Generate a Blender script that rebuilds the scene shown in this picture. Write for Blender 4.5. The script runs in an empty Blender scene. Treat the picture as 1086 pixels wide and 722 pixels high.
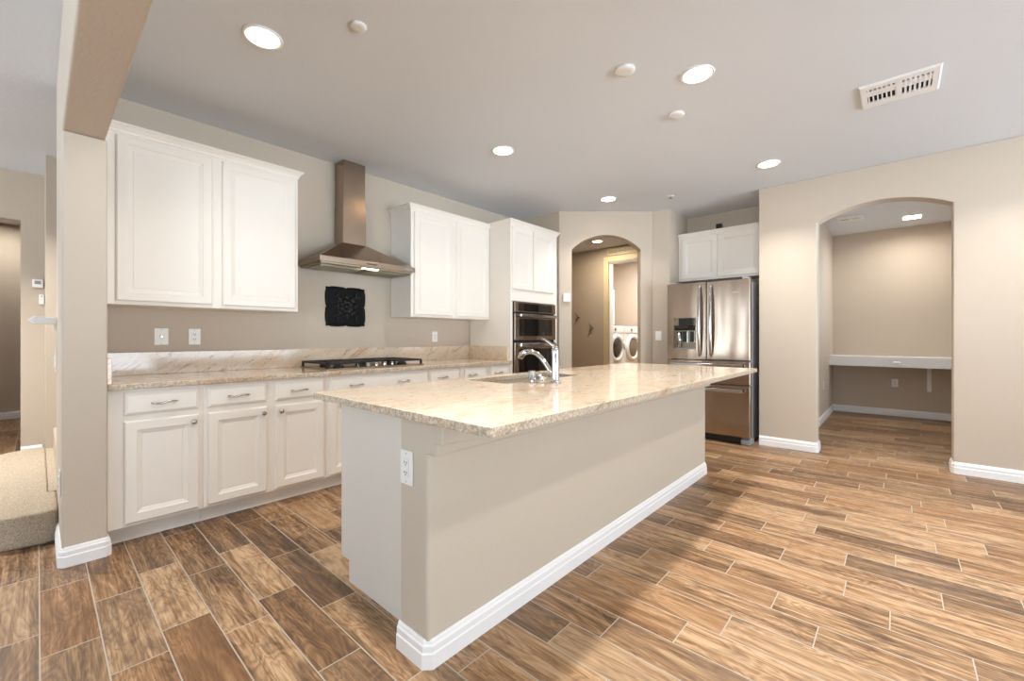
import bpy, bmesh, math, random
from mathutils import Vector, Matrix
C = bpy.context.scene.collection
SC = bpy.context.scene
PI = math.pi
# ------------------------------------------------------------------ camera
TH = math.radians(42.04)
CZ = 2.743                      # ceiling height
cam_d = bpy.data.cameras.new('camera')
cam = bpy.data.objects.new('camera', cam_d); C.objects.link(cam)
cam.location = (0, 0, 1.152)
cam.rotation_euler = (PI / 2, 0, TH)
cam_d.sensor_width = 36.0
cam_d.lens = 453.6 / 1086 * 36.0
cam_d.shift_x = 0.0
cam_d.shift_y = -(361 - 357.4) / 1086.0
cam_d.clip_start = 0.02
SC.camera = cam
# ------------------------------------------------------------------ world, exposure
SC.view_settings.view_transform = 'Standard'
SC.view_settings.look = 'None'
SC.view_settings.gamma = 1.0
SC.view_settings.use_curve_mapping = False
SC.view_settings.exposure = -0.38
SKY, GROUND = 7.0, 19.5         # sky dome; unseen ground outside the windows, brightened to light the ceiling
LENS = 22.0; LAMP_W = 17.0                     # ceiling lamps
w = bpy.data.worlds.new('sky'); SC.world = w
w.use_nodes = True
bg = w.node_tree.nodes['Background']
_t = w.node_tree
_g = _t.nodes.new('ShaderNodeTexCoord'); _s = _t.nodes.new('ShaderNodeSeparateXYZ'); _t.links.new(_g.outputs['Generated'], _s.inputs[0])
_r = _t.nodes.new('ShaderNodeMapRange'); _r.inputs['From Min'].default_value = -0.03; _r.inputs['From Max'].default_value = 0.03
_r.inputs['To Min'].default_value = GROUND; _r.inputs['To Max'].default_value = SKY
_t.links.new(_s.outputs['Z'], _r.inputs['Value']); _t.links.new(_r.outputs[0], bg.inputs[1])
bg.inputs[0].default_value = (0.75, 0.88, 1.0, 1)
try:
    SC.cycles.max_bounces = 14
    SC.cycles.diffuse_bounces = 8
    SC.cycles.glossy_bounces = 6
    SC.cycles.use_denoising = True
    SC.cycles.sample_clamp_indirect = 8.0
    SC.cycles.caustics_reflective = False
    SC.cycles.caustics_refractive = False
except Exception:
    pass

def portal(name, loc, rot, sx, sy):
    d = bpy.data.lights.new(name, 'AREA'); d.shape = 'RECTANGLE'; d.size = sx; d.size_y = sy
    d.cycles.is_portal = True
    o = bpy.data.objects.new(name, d); C.objects.link(o); o.location = loc; o.rotation_euler = rot
    return o
# daylight through openings added to the unseen great room (right and behind the camera)
portal('daylight_right', (5.0, 2.65, 1.27), (0, PI / 2, 0), 2.42, 4.5)
portal('daylight_behind', (1.4, -4.5, 1.35), (PI / 2, 0, 0), 4.4, 1.9)
portal('daylight_alcove', (1.70, 6.9, 1.45), (0, PI / 2, 0), 1.3, 1.6)
portal('daylight_side', (-4.6, -4.5, 1.23), (PI / 2, 0, 0), 1.6, 2.3)

# ------------------------------------------------------------------ materials
def lin(c):
    return tuple((x / 255 / 12.92) if x / 255 <= 0.04045 else ((x / 255 + 0.055) / 1.055) ** 2.4 for x in c) + (1,)

class N:
    def __init__(s, name):
        s.m = bpy.data.materials.new(name); s.m.use_nodes = True
        s.t = s.m.node_tree; s.b = s.t.nodes['Principled BSDF']
    def n(s, typ, **kw):
        x = s.t.nodes.new(typ)
        for k, v in kw.items(): setattr(x, k, v)
        return x
    def l(s, a, b): s.t.links.new(a, b)
    def math(s, op, a, b=None, c=None):
        x = s.n('ShaderNodeMath', operation=op)
        for i, v in enumerate((a, b, c)):
            if v is None: continue
            if isinstance(v, (int, float)): x.inputs[i].default_value = v
            else: s.l(v, x.inputs[i])
        return x.outputs[0]
    def pos(s): return s.n('ShaderNodeNewGeometry').outputs['Position']
    def obj(s): return s.n('ShaderNodeTexCoord').outputs['Object']
    def map(s, v, loc=(0, 0, 0), rot=(0, 0, 0), sc=(1, 1, 1)):
        x = s.n('ShaderNodeMapping'); x.inputs[1].default_value = loc; x.inputs[2].default_value = rot; x.inputs[3].default_value = sc
        s.l(v, x.inputs[0]); return x.outputs[0]
    def noise(s, v, scale, detail=4, rough=0.55, dist=0.0):
        x = s.n('ShaderNodeTexNoise'); x.inputs['Scale'].default_value = scale; x.inputs['Detail'].default_value = detail
        x.inputs['Roughness'].default_value = rough; x.inputs['Distortion'].default_value = dist
        if v is not None: s.l(v, x.inputs['Vector'])
        return x.outputs['Fac']
    def ramp(s, f, stops, interp='LINEAR'):
        x = s.n('ShaderNodeValToRGB'); x.color_ramp.interpolation = interp
        e = x.color_ramp.elements
        while len(e) < len(stops): e.new(0.5)
        for i, (p, c) in enumerate(stops): e[i].position = p; e[i].color = c
        s.l(f, x.inputs[0]); return x.outputs[0]
    def mix(s, f, a, b, mode='MIX'):
        x = s.n('ShaderNodeMix', data_type='RGBA', blend_type=mode)
        for sock, v in ((x.inputs[0], f), (x.inputs[6], a), (x.inputs[7], b)):
            if isinstance(v, (int, float)): sock.default_value = v
            elif isinstance(v, tuple): sock.default_value = v
            else: s.l(v, sock)
        return x.outputs[2]
    def bump(s, h, strength, dist=0.01):
        x = s.n('ShaderNodeBump'); x.inputs['Strength'].default_value = strength; x.inputs['Distance'].default_value = dist
        s.l(h, x.inputs['Height']); s.l(x.outputs[0], s.b.inputs['Normal'])
    def set(s, col=None, rough=None, metal=None, spec=None, coat=None):
        if col is not None:
            if isinstance(col, tuple): s.b.inputs['Base Color'].default_value = col
            else: s.l(col, s.b.inputs['Base Color'])
        if rough is not None:
            if isinstance(rough, (int, float)): s.b.inputs['Roughness'].default_value = rough
            else: s.l(rough, s.b.inputs['Roughness'])
        if metal is not None: s.b.inputs['Metallic'].default_value = metal
        if spec is not None: s.b.inputs['Specular IOR Level'].default_value = spec
        if coat is not None: s.b.inputs['Coat Weight'].default_value = coat
        return s

M = {}
def plain(name, rgb, rough=0.5, metal=0.0, spec=0.5):
    a = N(name).set(lin(rgb), rough, metal, spec); M[name] = a.m; return a

def paint(name, rgb, rough, bump=0.12, scale=90):
    a = N(name); p = a.pos()
    v = a.noise(p, 1.3, 2, 0.5)
    c0 = lin(rgb); c1 = tuple(x * 0.95 for x in c0[:3]) + (1,)
    a.set(a.mix(v, c0, c1), rough, 0, 0.3)
    a.bump(a.noise(p, scale, 4, 0.6), bump, 0.006)
    M[name] = a.m
paint('wall_paint', (197, 184, 168), 0.75, 0.22, 70)
paint('island_paint', (199, 189, 173), 0.6, 0.12, 60)  # wall colour made greyer for how light falls on the island
paint('ceiling_paint', (220, 224, 229), 0.85, 0.25, 38)
paint('trim_paint', (238, 238, 238), 0.35, 0.02)
paint('cabinet_paint', (236, 230, 221), 0.38, 0.02)
paint('panel_paint', (218, 213, 204), 0.5, 0.02)
plain('white_plastic', (236, 236, 232), 0.35)
plain('cream_paint', (222, 206, 170), 0.5)
plain('appliance_white', (238, 238, 238), 0.25)
plain('black_iron', (16, 15, 15), 0.45)
plain('black_plastic', (12, 12, 13), 0.35)
plain('dark_slot', (10, 9, 8), 0.8)
plain('grey_plastic', (150, 150, 152), 0.4)
plain('nickel', (196, 186, 175), 0.25, 1.0)
plain('chrome', (205, 205, 208), 0.10, 1.0)
plain('bronze', (92, 70, 44), 0.4, 0.8)
plain('dark_glass', (18, 14, 12), 0.05, 0.0, 0.8)
plain('lens_off', (232, 232, 230), 0.5)
plain('plaque_black', (4, 4, 4), 0.45, 0.0, 0.12)
plain('plaque_leaf', (22, 21, 20), 0.30, 0.0, 0.6)
# brushed stainless
def steel(name, rgb, rough, axis, wave=0.10, brush=0.05):
    a = N(name); p = a.obj()
    sc = (300, 300, 2) if axis == 'z' else ((2, 300, 300) if axis == 'x' else (300, 2, 300))
    nz = a.noise(a.map(p, sc=sc), 1.0, 3, 0.6)
    wob = a.noise(a.map(p, sc=(4.5, 4.5, 1.2)), 1.0, 1, 0.4)
    a.set(lin(rgb), a.math('MULTIPLY_ADD', nz, 0.14, rough - 0.07), 1.0)
    b1 = a.n('ShaderNodeBump'); b1.inputs['Strength'].default_value = brush; b1.inputs['Distance'].default_value = 0.002
    a.l(nz, b1.inputs['Height'])
    b2 = a.n('ShaderNodeBump'); b2.inputs['Strength'].default_value = wave; b2.inputs['Distance'].default_value = 0.03
    a.l(wob, b2.inputs['Height']); a.l(b1.outputs[0], b2.inputs['Normal']); a.l(b2.outputs[0], a.b.inputs['Normal'])
    M[name] = a.m
steel('steel', (172, 154, 137), 0.20, 'x', 0.30, 0.03)
steel('steel_hood', (168, 150, 134), 0.24, 'z', 0.06, 0.012)
steel('steel_dull', (150, 140, 120), 0.4, 'x')

# granite
def granite(name, edge=False):
    a = N(name); p = a.pos()
    q = a.map(p, rot=tuple(Vector((-0.12, 0.84, 0.52)).normalized().rotation_difference(Vector((1, 0, 0))).to_euler()))
    band = a.noise(a.map(q, sc=(1.1, 5.0, 4.0)), 1.0, 6, 0.62, 1.1)
    vein = a.noise(a.map(q, loc=(7, 3, 1), sc=(2.2, 11.0, 9.0)), 1.0, 7, 0.68, 1.6)
    spk = a.noise(p, 130, 4, 0.7)
    blot = a.noise(a.map(p, loc=(3, 8, 2)), 26, 5, 0.7)
    base = a.ramp(band, [(0.28, lin((182, 138, 104))), (0.38, lin((214, 188, 158))), (0.50, lin((219, 204, 183))), (0.66, lin((212, 194, 170))), (0.80, lin((200, 170, 136)))])
    fine = a.noise(a.map(q, loc=(2, 9, 4), sc=(5, 48, 48)), 1.0, 6, 0.75, 0.7)
    fv = a.ramp(fine, [(0.34, (1, 1, 1, 1)), (0.44, (0, 0, 0, 1))])
    base = a.mix(a.math('MULTIPLY', fv, 0.70), base, lin((142, 112, 88)))
    v = a.ramp(vein, [(0.30, (1, 1, 1, 1)), (0.395, (0, 0, 0, 1))])
    c = a.mix(a.math('MULTIPLY', v, 0.8), base, lin((128, 100, 82)))
    g = a.ramp(blot, [(0.60, (0, 0, 0, 1)), (0.70, (1, 1, 1, 1))])
    c = a.mix(a.math('MULTIPLY', g, 0.55), c, lin((150, 138, 124)))
    s1 = a.ramp(spk, [(0.32, (1, 1, 1, 1)), (0.42, (0, 0, 0, 1))])
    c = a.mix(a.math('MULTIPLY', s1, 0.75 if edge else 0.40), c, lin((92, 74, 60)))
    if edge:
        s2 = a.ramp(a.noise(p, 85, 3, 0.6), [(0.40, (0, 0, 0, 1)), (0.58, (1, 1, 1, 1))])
        c = a.mix(a.math('MULTIPLY', s2, 0.65), c, lin((134, 124, 108)))  # edge greyed: rough speckle plus some edge shade put into the colour
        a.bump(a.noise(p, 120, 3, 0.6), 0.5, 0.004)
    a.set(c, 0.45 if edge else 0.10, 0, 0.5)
    M[name] = a.m
granite('granite')
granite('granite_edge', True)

# wood-look plank tile, planks run along world X, 0.16 x 0.60 m with grey grout
def floor_mat():
    a = N('plank_tile'); p = a.pos()
    sp = a.n('ShaderNodeSeparateXYZ'); a.l(p, sp.inputs[0])
    yv = a.math('DIVIDE', a.math('SUBTRACT', sp.outputs[1], 0.005), 0.16)
    row = a.math('FLOOR', yv); fy = a.math('FRACT', yv)
    # stagger of the end joints, row by row, repeating every 30 rows
    JO = [0.53, 0.12, 0.41, 0.26, 0.46, 0.32, 0.58, 0.08, 0.474, 0.22, 0.35, 0.57, 0.09, 0.366, 0.20, 0.577, 0.42, 0.145, 0.40, 0.592, 0.234, 0.155, 0.355, 0.13, 0.217, 0.07, 0.12, 0.38, 0.52, 0.29]
    rr_ = a.math('DIVIDE', a.math('ADD', a.math('FLOORED_MODULO', a.math('ADD', row, 1.0), 30.0), 0.5), 30.0)
    jo = a.ramp(rr_, [(i / 30.0, (v / 0.6, v / 0.6, v / 0.6, 1)) for i, v in enumerate(JO)], 'CONSTANT')
    xv = a.math('SUBTRACT', a.math('DIVIDE', sp.outputs[0], 0.60), jo)
    col = a.math('FLOOR', xv); fx = a.math('FRACT', xv)
    cv = a.n('ShaderNodeCombineXYZ'); a.l(row, cv.inputs[0]); a.l(col, cv.inputs[1])
    w2 = a.n('ShaderNodeTexWhiteNoise', noise_dimensions='3D'); a.l(cv.outputs[0], w2.inputs['Vector'])
    sc = a.n('ShaderNodeSeparateColor'); a.l(w2.outputs['Color'], sc.inputs[0])
    # grout: distance to plank border in metres
    def edge(f, size):
        return a.math('MULTIPLY', a.math('MINIMUM', f, a.math('SUBTRACT', 1.0, f)), size)
    d = a.math('MINIMUM', edge(fy, 0.16), edge(fx, 0.60))
    grout = a.math('LESS_THAN', d, 0.0023)
    # per-plank offset of the grain
    off = a.n('ShaderNodeVectorMath', operation='SCALE'); a.l(w2.outputs['Color'], off.inputs[0]); off.inputs['Scale'].default_value = 37.0
    add = a.n('ShaderNodeVectorMath', operation='ADD'); a.l(p, add.inputs[0]); a.l(off.outputs[0], add.inputs[1])
    q = add.outputs[0]
    big = a.noise(a.map(q, sc=(2.0, 9.0, 1)), 1.0, 3, 0.5, 0.6)
    rings = a.math('FRACT', a.math('MULTIPLY', big, 14.0))
    rings = a.math('ABSOLUTE', a.math('SUBTRACT', rings, 0.5))
    streak = a.noise(a.map(q, sc=(3.5, 150, 1)), 1.0, 6, 0.75)
    mid = a.noise(a.map(q, sc=(2.2, 26, 1)), 1.0, 5, 0.62, 0.4)
    patch = a.noise(a.map(q, loc=(3, 1, 0), sc=(2.4, 8, 1)), 1.0, 5, 0.6, 1.4)
    t = a.math('ADD', a.math('MULTIPLY', mid, 0.48), a.math('MULTIPLY', streak, 0.42))
    t = a.math('ADD', t, a.math('MULTIPLY', rings, 0.17))
    t = a.math('ADD', t, a.math('MULTIPLY', a.math('SUBTRACT', sc.outputs[0], 0.5), 0.16))
    wood = a.ramp(t, [(0.31, lin((44, 28, 16))), (0.41, lin((98, 69, 43))), (0.51, lin((147, 113, 79))), (0.63, lin((190, 159, 124)))])
    dk = a.ramp(patch, [(0.32, (1, 1, 1, 1)), (0.48, (0, 0, 0, 1))])
    wood = a.mix(a.math('MULTIPLY', dk, 0.62), wood, lin((66, 47, 34)))
    gy = a.ramp(sc.outputs[1], [(0.45, (0, 0, 0, 1)), (1.0, (1, 1, 1, 1))])
    wood = a.mix(a.math('MULTIPLY', gy, 0.28), wood, lin((130, 110, 88)))
    orr = a.ramp(sc.outputs[2], [(0.6, (0, 0, 0, 1)), (1.0, (1, 1, 1, 1))])
    wood = a.mix(a.math('MULTIPLY', orr, 0.34), wood, lin((150, 104, 62)))
    c = a.mix(grout, wood, lin((170, 160, 146)))
    a.set(c, a.math('MULTIPLY_ADD', mid, 0.20, 0.30), 0, 0.5)
    h = a.math('MINIMUM', a.math('MULTIPLY', d, 250.0), 1.0)
    h = a.math('ADD', h, a.math('MULTIPLY', streak, 0.12))
    a.bump(h, 0.35, 0.003)
    M['plank_tile'] = a.m
floor_mat()
# carpet
a = N('carpet'); p = a.pos()
nz = a.noise(p, 150, 4, 0.8)
a.set(a.ramp(nz, [(0.32, lin((172, 150, 126))), (0.62, lin((240, 224, 200)))]), 0.95, 0, 0.1)
a.bump(a.noise(p, 110, 4, 0.8), 1.0, 0.02); M['carpet'] = a.m
# glowing lens
def glow(name, rgb, s):
    a = N(name); a.set(lin((240, 240, 240)), 0.5)
    a.b.inputs['Emission Color'].default_value = lin(rgb); a.b.inputs['Emission Strength'].default_value = s
    M[name] = a.m
glow('lamp_lens', (255, 222, 180), LENS)
glow('hood_lamp', (255, 236, 205), 14.0)
glow('alcove_lens', (255, 232, 205), LENS * 3.0)

# ------------------------------------------------------------------ mesh helpers
class MB:
    def __init__(s): s.bm = bmesh.new()
    def box(s, x0, x1, y0, y1, z0, z1, mat=0):
        v = [s.bm.verts.new(c) for c in ((x0,y0,z0),(x1,y0,z0),(x1,y1,z0),(x0,y1,z0),(x0,y0,z1),(x1,y0,z1),(x1,y1,z1),(x0,y1,z1))]
        for f in ((3,2,1,0),(4,5,6,7),(0,1,5,4),(1,2,6,5),(2,3,7,6),(3,0,4,7)):
            s.bm.faces.new([v[i] for i in f]).material_index = mat
        return s
    def loops(s, loops, cap0=True, cap1=True, smooth=False, closed=True):
        rings = [[s.bm.verts.new(p) for p in l] for l in loops]
        n = len(rings[0])
        for a, b in zip(rings, rings[1:]):
            for i in range(n if closed else n - 1):
                j = (i + 1) % n
                f = s.bm.faces.new((a[i], a[j], b[j], b[i])); f.smooth = smooth
        if cap0: s.bm.faces.new(rings[0][::-1])
        if cap1: s.bm.faces.new(rings[-1])
        return s
    def prism(s, pts, z0, z1):           # pts in xy
        return s.loops([[(x, y, z0) for x, y in pts], [(x, y, z1) for x, y in pts]])
    def lathe(s, prof, o=(0, 0, 0), axis='z', n=28, smooth=True):
        ls = []
        for r, h in prof:
            l = []
            for i in range(n):
                t = 2 * PI * i / n
                a, b = r * math.cos(t), r * math.sin(t)
                q = (a, b, h) if axis == 'z' else ((h, a, b) if axis == 'x' else (b, h, a))
                l.append((o[0] + q[0], o[1] + q[1], o[2] + q[2]))
            ls.append(l)
        return s.loops(ls, smooth=smooth)
    def tube(s, path, radii, n=12, smooth=True):
        path = [Vector(p) for p in path]
        if not isinstance(radii, (list, tuple)): radii = [radii] * len(path)
        ls = []; prev = None
        for i, p in enumerate(path):
            t = (path[min(i + 1, len(path) - 1)] - path[max(i - 1, 0)]).normalized()
            if prev is None:
                u = t.orthogonal().normalized()
            else:
                u = (prev - t * prev.dot(t)).normalized()
            prev = u; v = t.cross(u)
            ls.append([tuple(p + (u * math.cos(2*PI*k/n) + v * math.sin(2*PI*k/n)) * radii[i]) for k in range(n)])
        return s.loops(ls, smooth=smooth)
    def sweep(s, path, prof, closed=False):   # path: xy points; prof: (offset to the right of travel, z)
        P = [Vector((p[0], p[1])) for p in path]; n = len(P); ls = []
        for i, p in enumerate(P):
            d0 = (P[i] - P[i-1]).normalized() if (i > 0 or closed) else None
            d1 = (P[(i+1) % n] - P[i]).normalized() if (i < n-1 or closed) else None
            if d0 is None: d0 = d1
            if d1 is None: d1 = d0
            n0 = Vector((d0.y, -d0.x)); n1 = Vector((d1.y, -d1.x))
            m = (n0 + n1).normalized(); k = 1 / max(0.3, m.dot(n0))
            ls.append([(p.x + m.x * o * k, p.y + m.y * o * k, z) for o, z in prof])
        if closed: ls.append(ls[0])
        return s.loops(ls, cap0=not closed, cap1=not closed)
    def build(s, name, mat, parent=None, bevel=0, seg=2, smooth=False, kind=None):
        bmesh.ops.recalc_face_normals(s.bm, faces=s.bm.faces)
        me = bpy.data.meshes.new(name); s.bm.to_mesh(me); s.bm.free()
        for m in (mat if isinstance(mat, (list, tuple)) else [mat]): me.materials.append(M[m])
        if smooth:
            for f in me.polygons: f.use_smooth = True
        o = bpy.data.objects.new(name, me); C.objects.link(o)
        if parent is not None: o.parent = parent
        if bevel:
            b = o.modifiers.new('bevel', 'BEVEL'); b.width = bevel; b.segments = seg; b.limit_method = 'ANGLE'; b.angle_limit = 0.6
        if kind: o['kind'] = kind
        return o

def tag(o, label, cat, group=None):
    o['label'] = label; o['category'] = cat
    if group: o['group'] = group
    return o
def thing(name, label, cat, loc=(0, 0, 0), rz=0.0, group=None):
    o = bpy.data.objects.new(name, None); C.objects.link(o); o.empty_display_size = 0.1
    o.location = loc; o.rotation_euler = (0, 0, rz)
    return tag(o, label, cat, group)
def copy_tree(o, parent=None):
    c = o.copy(); C.objects.link(c)
    if parent is not None: c.parent = parent
    for ch in list(o.children): copy_tree(ch, c)
    return c
def S(name, mb, mat, bevel=0, seg=3, parent=None):
    return mb.build(name, mat, parent, bevel, seg, kind='structure')

# ------------------------------------------------------------------ the room
KX = -3.84                       # face of the long kitchen wall
S('floor', MB().box(-11, 5.2, -4.7, 9.6, -0.06, 0), 'plank_tile')
S('ceiling', MB().box(-11, 5.2, -4.7, 9.6, CZ, CZ + 0.08), 'ceiling_paint')
S('wall_left', MB().box(-3.96, KX, 0.10, 4.398, 0, CZ), 'wall_paint')
# wing wall and the dropped header that continues from it over the room
wing = MB()
wing.prism([(-3.96, 0.08), (-3.10, 0.08), (-3.10, 0.247), (-3.84, 0.247), (-3.84, 0.10), (-3.96, 0.10)], 0, 2.19)
S('wall_left_inner', wing, 'wall_paint', 0.012)
S('trim_1', MB().box(-3.96, 5.0, 0.08, 0.24, 2.19, CZ), 'wall_paint', 0.010)       # header beam

def arch_wall(L, H, x0, x1, zs, rise, th, n=24):
    """local x along the wall 0..L, y 0..th, an arched opening between x0 and x1"""
    wd = x1 - x0; R = (wd * wd / 4 + rise * rise) / (2 * rise); cx = (x0 + x1) / 2; cz = zs + rise - R
    a0 = math.asin(wd / 2 / R)
    arc = [(cx + R * math.sin(a), cz + R * math.cos(a)) for a in [-a0 + 2 * a0 * i / n for i in range(n + 1)]]
    mb = MB()
    def quad(q):   # front/back strip pieces as prisms in xz
        mb.loops([[(x, 0, z) for x, z in q], [(x, th, z) for x, z in q]])
    # one connected shell: vertex columns along the top edge face the arc below them
    bm = mb.bm; lay = []
    for y in (0, th):
        lo = [bm.verts.new((x, y, z)) for x, z in arc]
        hi = [bm.verts.new((x, y, H)) for x, z in arc]
        c = {k: bm.verts.new((p[0], y, p[1])) for k, p in dict(a=(0, 0), b=(x0, 0), c=(x1, 0), d=(L, 0), e=(L, H), f=(0, H), g=(0, zs), h=(L, zs)).items()}
        lay.append((lo, hi, c))
    loops_ = []
    for lo, hi, c in lay:
        fs = [(c['a'], c['b'], lo[0], c['g']), (c['g'], lo[0], hi[0], c['f']), (c['c'], c['d'], c['h'], lo[-1]), (lo[-1], c['h'], c['e'], hi[-1])]
        fs += [(lo[i], lo[i+1], hi[i+1], hi[i]) for i in range(n)]
        for f in fs: bm.faces.new(f)
    (l0, h0, c0), (l1, h1, c1) = lay
    ring = lambda l, h, c: [c['a'], c['b']] + l + [c['c'], c['d'], c['h'], c['e']] + h[::-1] + [c['f'], c['g']]
    r0, r1 = ring(l0, h0, c0), ring(l1, h1, c1)
    for i in range(len(r0)):
        j = (i + 1) % len(r0); bm.faces.new((r0[i], r0[j], r1[j], r1[i]))
    return mb
# right wall with the arch to the alcove (runs along +X at Y = 5.2)
RY = 5.20
o = S('wall_right', arch_wall(6.11, CZ, 0.51, 1.46, 2.295, 0.125, 0.165), 'wall_paint', 0.008)
o.location = (-1.11, RY, 0)
# back wall behind the oven tower, then the diagonal wall with the hall arch
S('wall_back', MB().prism([(-5.5, 4.398), (-3.84, 4.398), (-3.165, 4.398), (-3.165, 4.41), (-3.26, 4.51), (-5.5, 4.51)], 0, CZ), 'wall_paint')
A = Vector((-3.165, 4.400)); B = Vector((-2.300, 5.205))
dl = (B - A).length; ang = math.atan2(B.y - A.y, B.x - A.x)
o = S('wall_back_left', arch_wall(dl, CZ, 0.158, 1.030, 2.255, 0.185, 0.135), 'wall_paint', 0.008)
o.location = (A.x, A.y, 0); o.rotation_euler = (0, 0, ang)
S('wall_back_inner', MB().prism([(-2.300, 5.205), (-2.105, 5.262), (-2.105, 5.97), (-2.225, 5.97), (-2.225, 5.36), (-2.39, 5.305)], 0, CZ), 'wall_paint')
S('wall_back_right', MB().box(-2.225, -1.0, 5.86, 5.97, 0, CZ), 'wall_paint')
S('wall_right_inner', MB().box(-1.11, -0.98, RY + 0.165, 5.86, 0, CZ), 'wall_paint')
# alcove
S('wall_far_left', MB().box(-0.88, -0.76, RY + 0.165, 8.40, 0, CZ), 'wall_paint')
S('wall_far_back', MB().box(-0.88, 2.10, 8.40, 8.52, 0, CZ), 'wall_paint')
S('wall_far_right', MB().box(1.70, 1.82, RY + 0.165, 6.1, 0, CZ).box(1.70, 1.82, 7.7, 8.40, 0, CZ).box(1.70, 1.82, 6.1, 7.7, 0, 0.8).box(1.70, 1.82, 6.1, 7.7, 2.1, CZ), 'wall_paint')
# hall behind the diagonal wall and the laundry room
HY = 6.81
hw = MB(); hw.box(-5.62, -3.81, HY, HY + 0.12, 0, CZ); hw.box(-3.81, -2.95, HY, HY + 0.12, 2.478, CZ); hw.box(-2.95, -0.88, HY, HY + 0.12, 0, CZ)
S('wall_rear', hw, 'wall_paint')
S('wall_rear_left', MB().box(-5.62, -5.5, 4.51, HY, 0, CZ), 'wall_paint')
S('wall_rear_right', MB().box(-1.0, -0.88, 5.97, HY, 0, CZ), 'wall_paint')
S('wall_outer_left', MB().box(-4.78, -4.66, HY + 0.12, 8.62, 0, CZ), 'wall_paint')
S('wall_outer_back', MB().box(-4.78, -2.5, 8.50, 8.62, 0, CZ), 'wall_paint')
S('wall_outer_right', MB().box(-2.62, -2.5, HY + 0.12, 8.50, 0, CZ), 'wall_paint')
# hall on the far left with the stair
fl = MB(); fl.box(-6.40, -6.25, -0.11, 0.047, 0, CZ); fl.box(-6.40, -6.25, -1.35, -0.11, 2.275, CZ); fl.box(-6.40, -6.25, -4.5, -1.35, 0, CZ)
S('wall_far', fl, 'wall_paint')
S('wall_far_inner', MB().box(-6.40, -5.52, 0.047, 0.17, 0, CZ), 'wall_paint')
S('wall_left_outer', MB().box(-5.64, -5.52, 0.17, 3.2, 0, CZ), 'wall_paint')
S('wall_left_rear', MB().box(-5.52, -3.96, 3.08, 3.2, 0, CZ), 'wall_paint')
S('wall_far_outer', MB().box(-9.42, -9.30, -3.2, 1.2, 0, CZ), 'wall_paint')
S('wall_far_outer_back', MB().box(-9.30, -6.40, 1.08, 1.2, 0, CZ), 'wall_paint')
S('wall_far_outer_front', MB().box(-9.30, -6.40, -3.2, -3.08, 0, CZ), 'wall_paint')
# great room shell behind the camera, window openings added to let daylight in
fr = MB(); fr.box(5.0, 5.15, -4.5, 0.4, 0, CZ); fr.box(5.0, 5.15, 4.9, 5.36, 0, CZ); fr.box(5.0, 5.15, 0.4, 4.9, 2.48, CZ); fr.box(5.0, 5.15, 0.4, 4.9, 0, 0.06)
S('wall_front', fr, 'wall_paint')
nr = MB(); nr.box(-6.4, -5.4, -4.65, -4.5, 0, CZ); nr.box(-3.8, -0.8, -4.65, -4.5, 0, CZ); nr.box(3.6, 5.15, -4.65, -4.5, 0, CZ)
nr.box(-5.4, -3.8, -4.65, -4.5, 2.4, CZ); nr.box(-5.4, -3.8, -4.65, -4.5, 0, 0.06)  # unseen opening, enlarged to brighten the left room's ceiling
nr.box(-0.8, 3.6, -4.65, -4.5, 2.3, CZ); nr.box(-0.8, 3.6, -4.65, -4.5, 0, 0.4)
S('wall_near', nr, 'wall_paint')
wf = MB()
for y in (0.4, 1.88, 3.36, 4.84): wf.box(5.03, 5.09, y, y + 0.06, 0.06, 2.48)
wf.box(5.03, 5.09, 0.4, 4.9, 2.42, 2.48); wf.box(5.03, 5.09, 0.4, 4.9, 0.06, 0.12)
S('window_1', wf, 'trim_paint')
wf = MB()
for x in (-0.8, 0.64, 2.1, 3.54): wf.box(x, x + 0.06, -4.6, -4.54, 0.4, 2.3)
wf.box(-0.8, 3.6, -4.6, -4.54, 2.24, 2.3); wf.box(-0.8, 3.6, -4.6, -4.54, 0.4, 0.46)
S('window_2', wf, 'trim_paint')
wf = MB()
for y in (6.1, 6.87, 7.65): wf.box(1.73, 1.78, y, y + 0.05, 0.8, 2.1)
wf.box(1.73, 1.78, 6.1, 7.7, 2.05, 2.1); wf.box(1.73, 1.78, 6.1, 7.7, 0.8, 0.85)
S('window_3', wf, 'trim_paint')

# baseboards
BBP = [(0, 0), (0.016, 0), (0.016, 0.052), (0.013, 0.057), (0.013, 0.078), (0.009, 0.084), (0.007, 0.092), (0.003, 0.098), (0, 0.098)]
def bb(name, path): return S(name, MB().sweep(path, BBP), 'trim_paint')
bb('baseboard_left', [(-3.54, 0.08), (-3.115, 0.08), (-3.10, 0.095), (-3.10, 0.235), (-3.108, 0.247), (-3.165, 0.247)])
bb('baseboard_right', [(-0.60, RY + 0.165), (-0.60, RY + 0.012), (-0.612, RY), (-1.105, RY)][::-1])
bb('baseboard_front', [(4.98, RY), (0.362, RY), (0.35, RY + 0.012), (0.35, RY + 0.165)][::-1])
bb('baseboard_back', [(1.69, 8.40), (-0.76, 8.40), (-0.76, RY + 0.17)][::-1])
bb('baseboard_far', [(-6.25, -0.11), (-6.25, 0.03)])
bb('baseboard_far_outer', [(-9.30, -2.0), (-9.30, 0.9)])
bb('baseboard_back_left', [(A.x, A.y), tuple(A + (B - A).normalized() * 0.150)])

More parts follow.
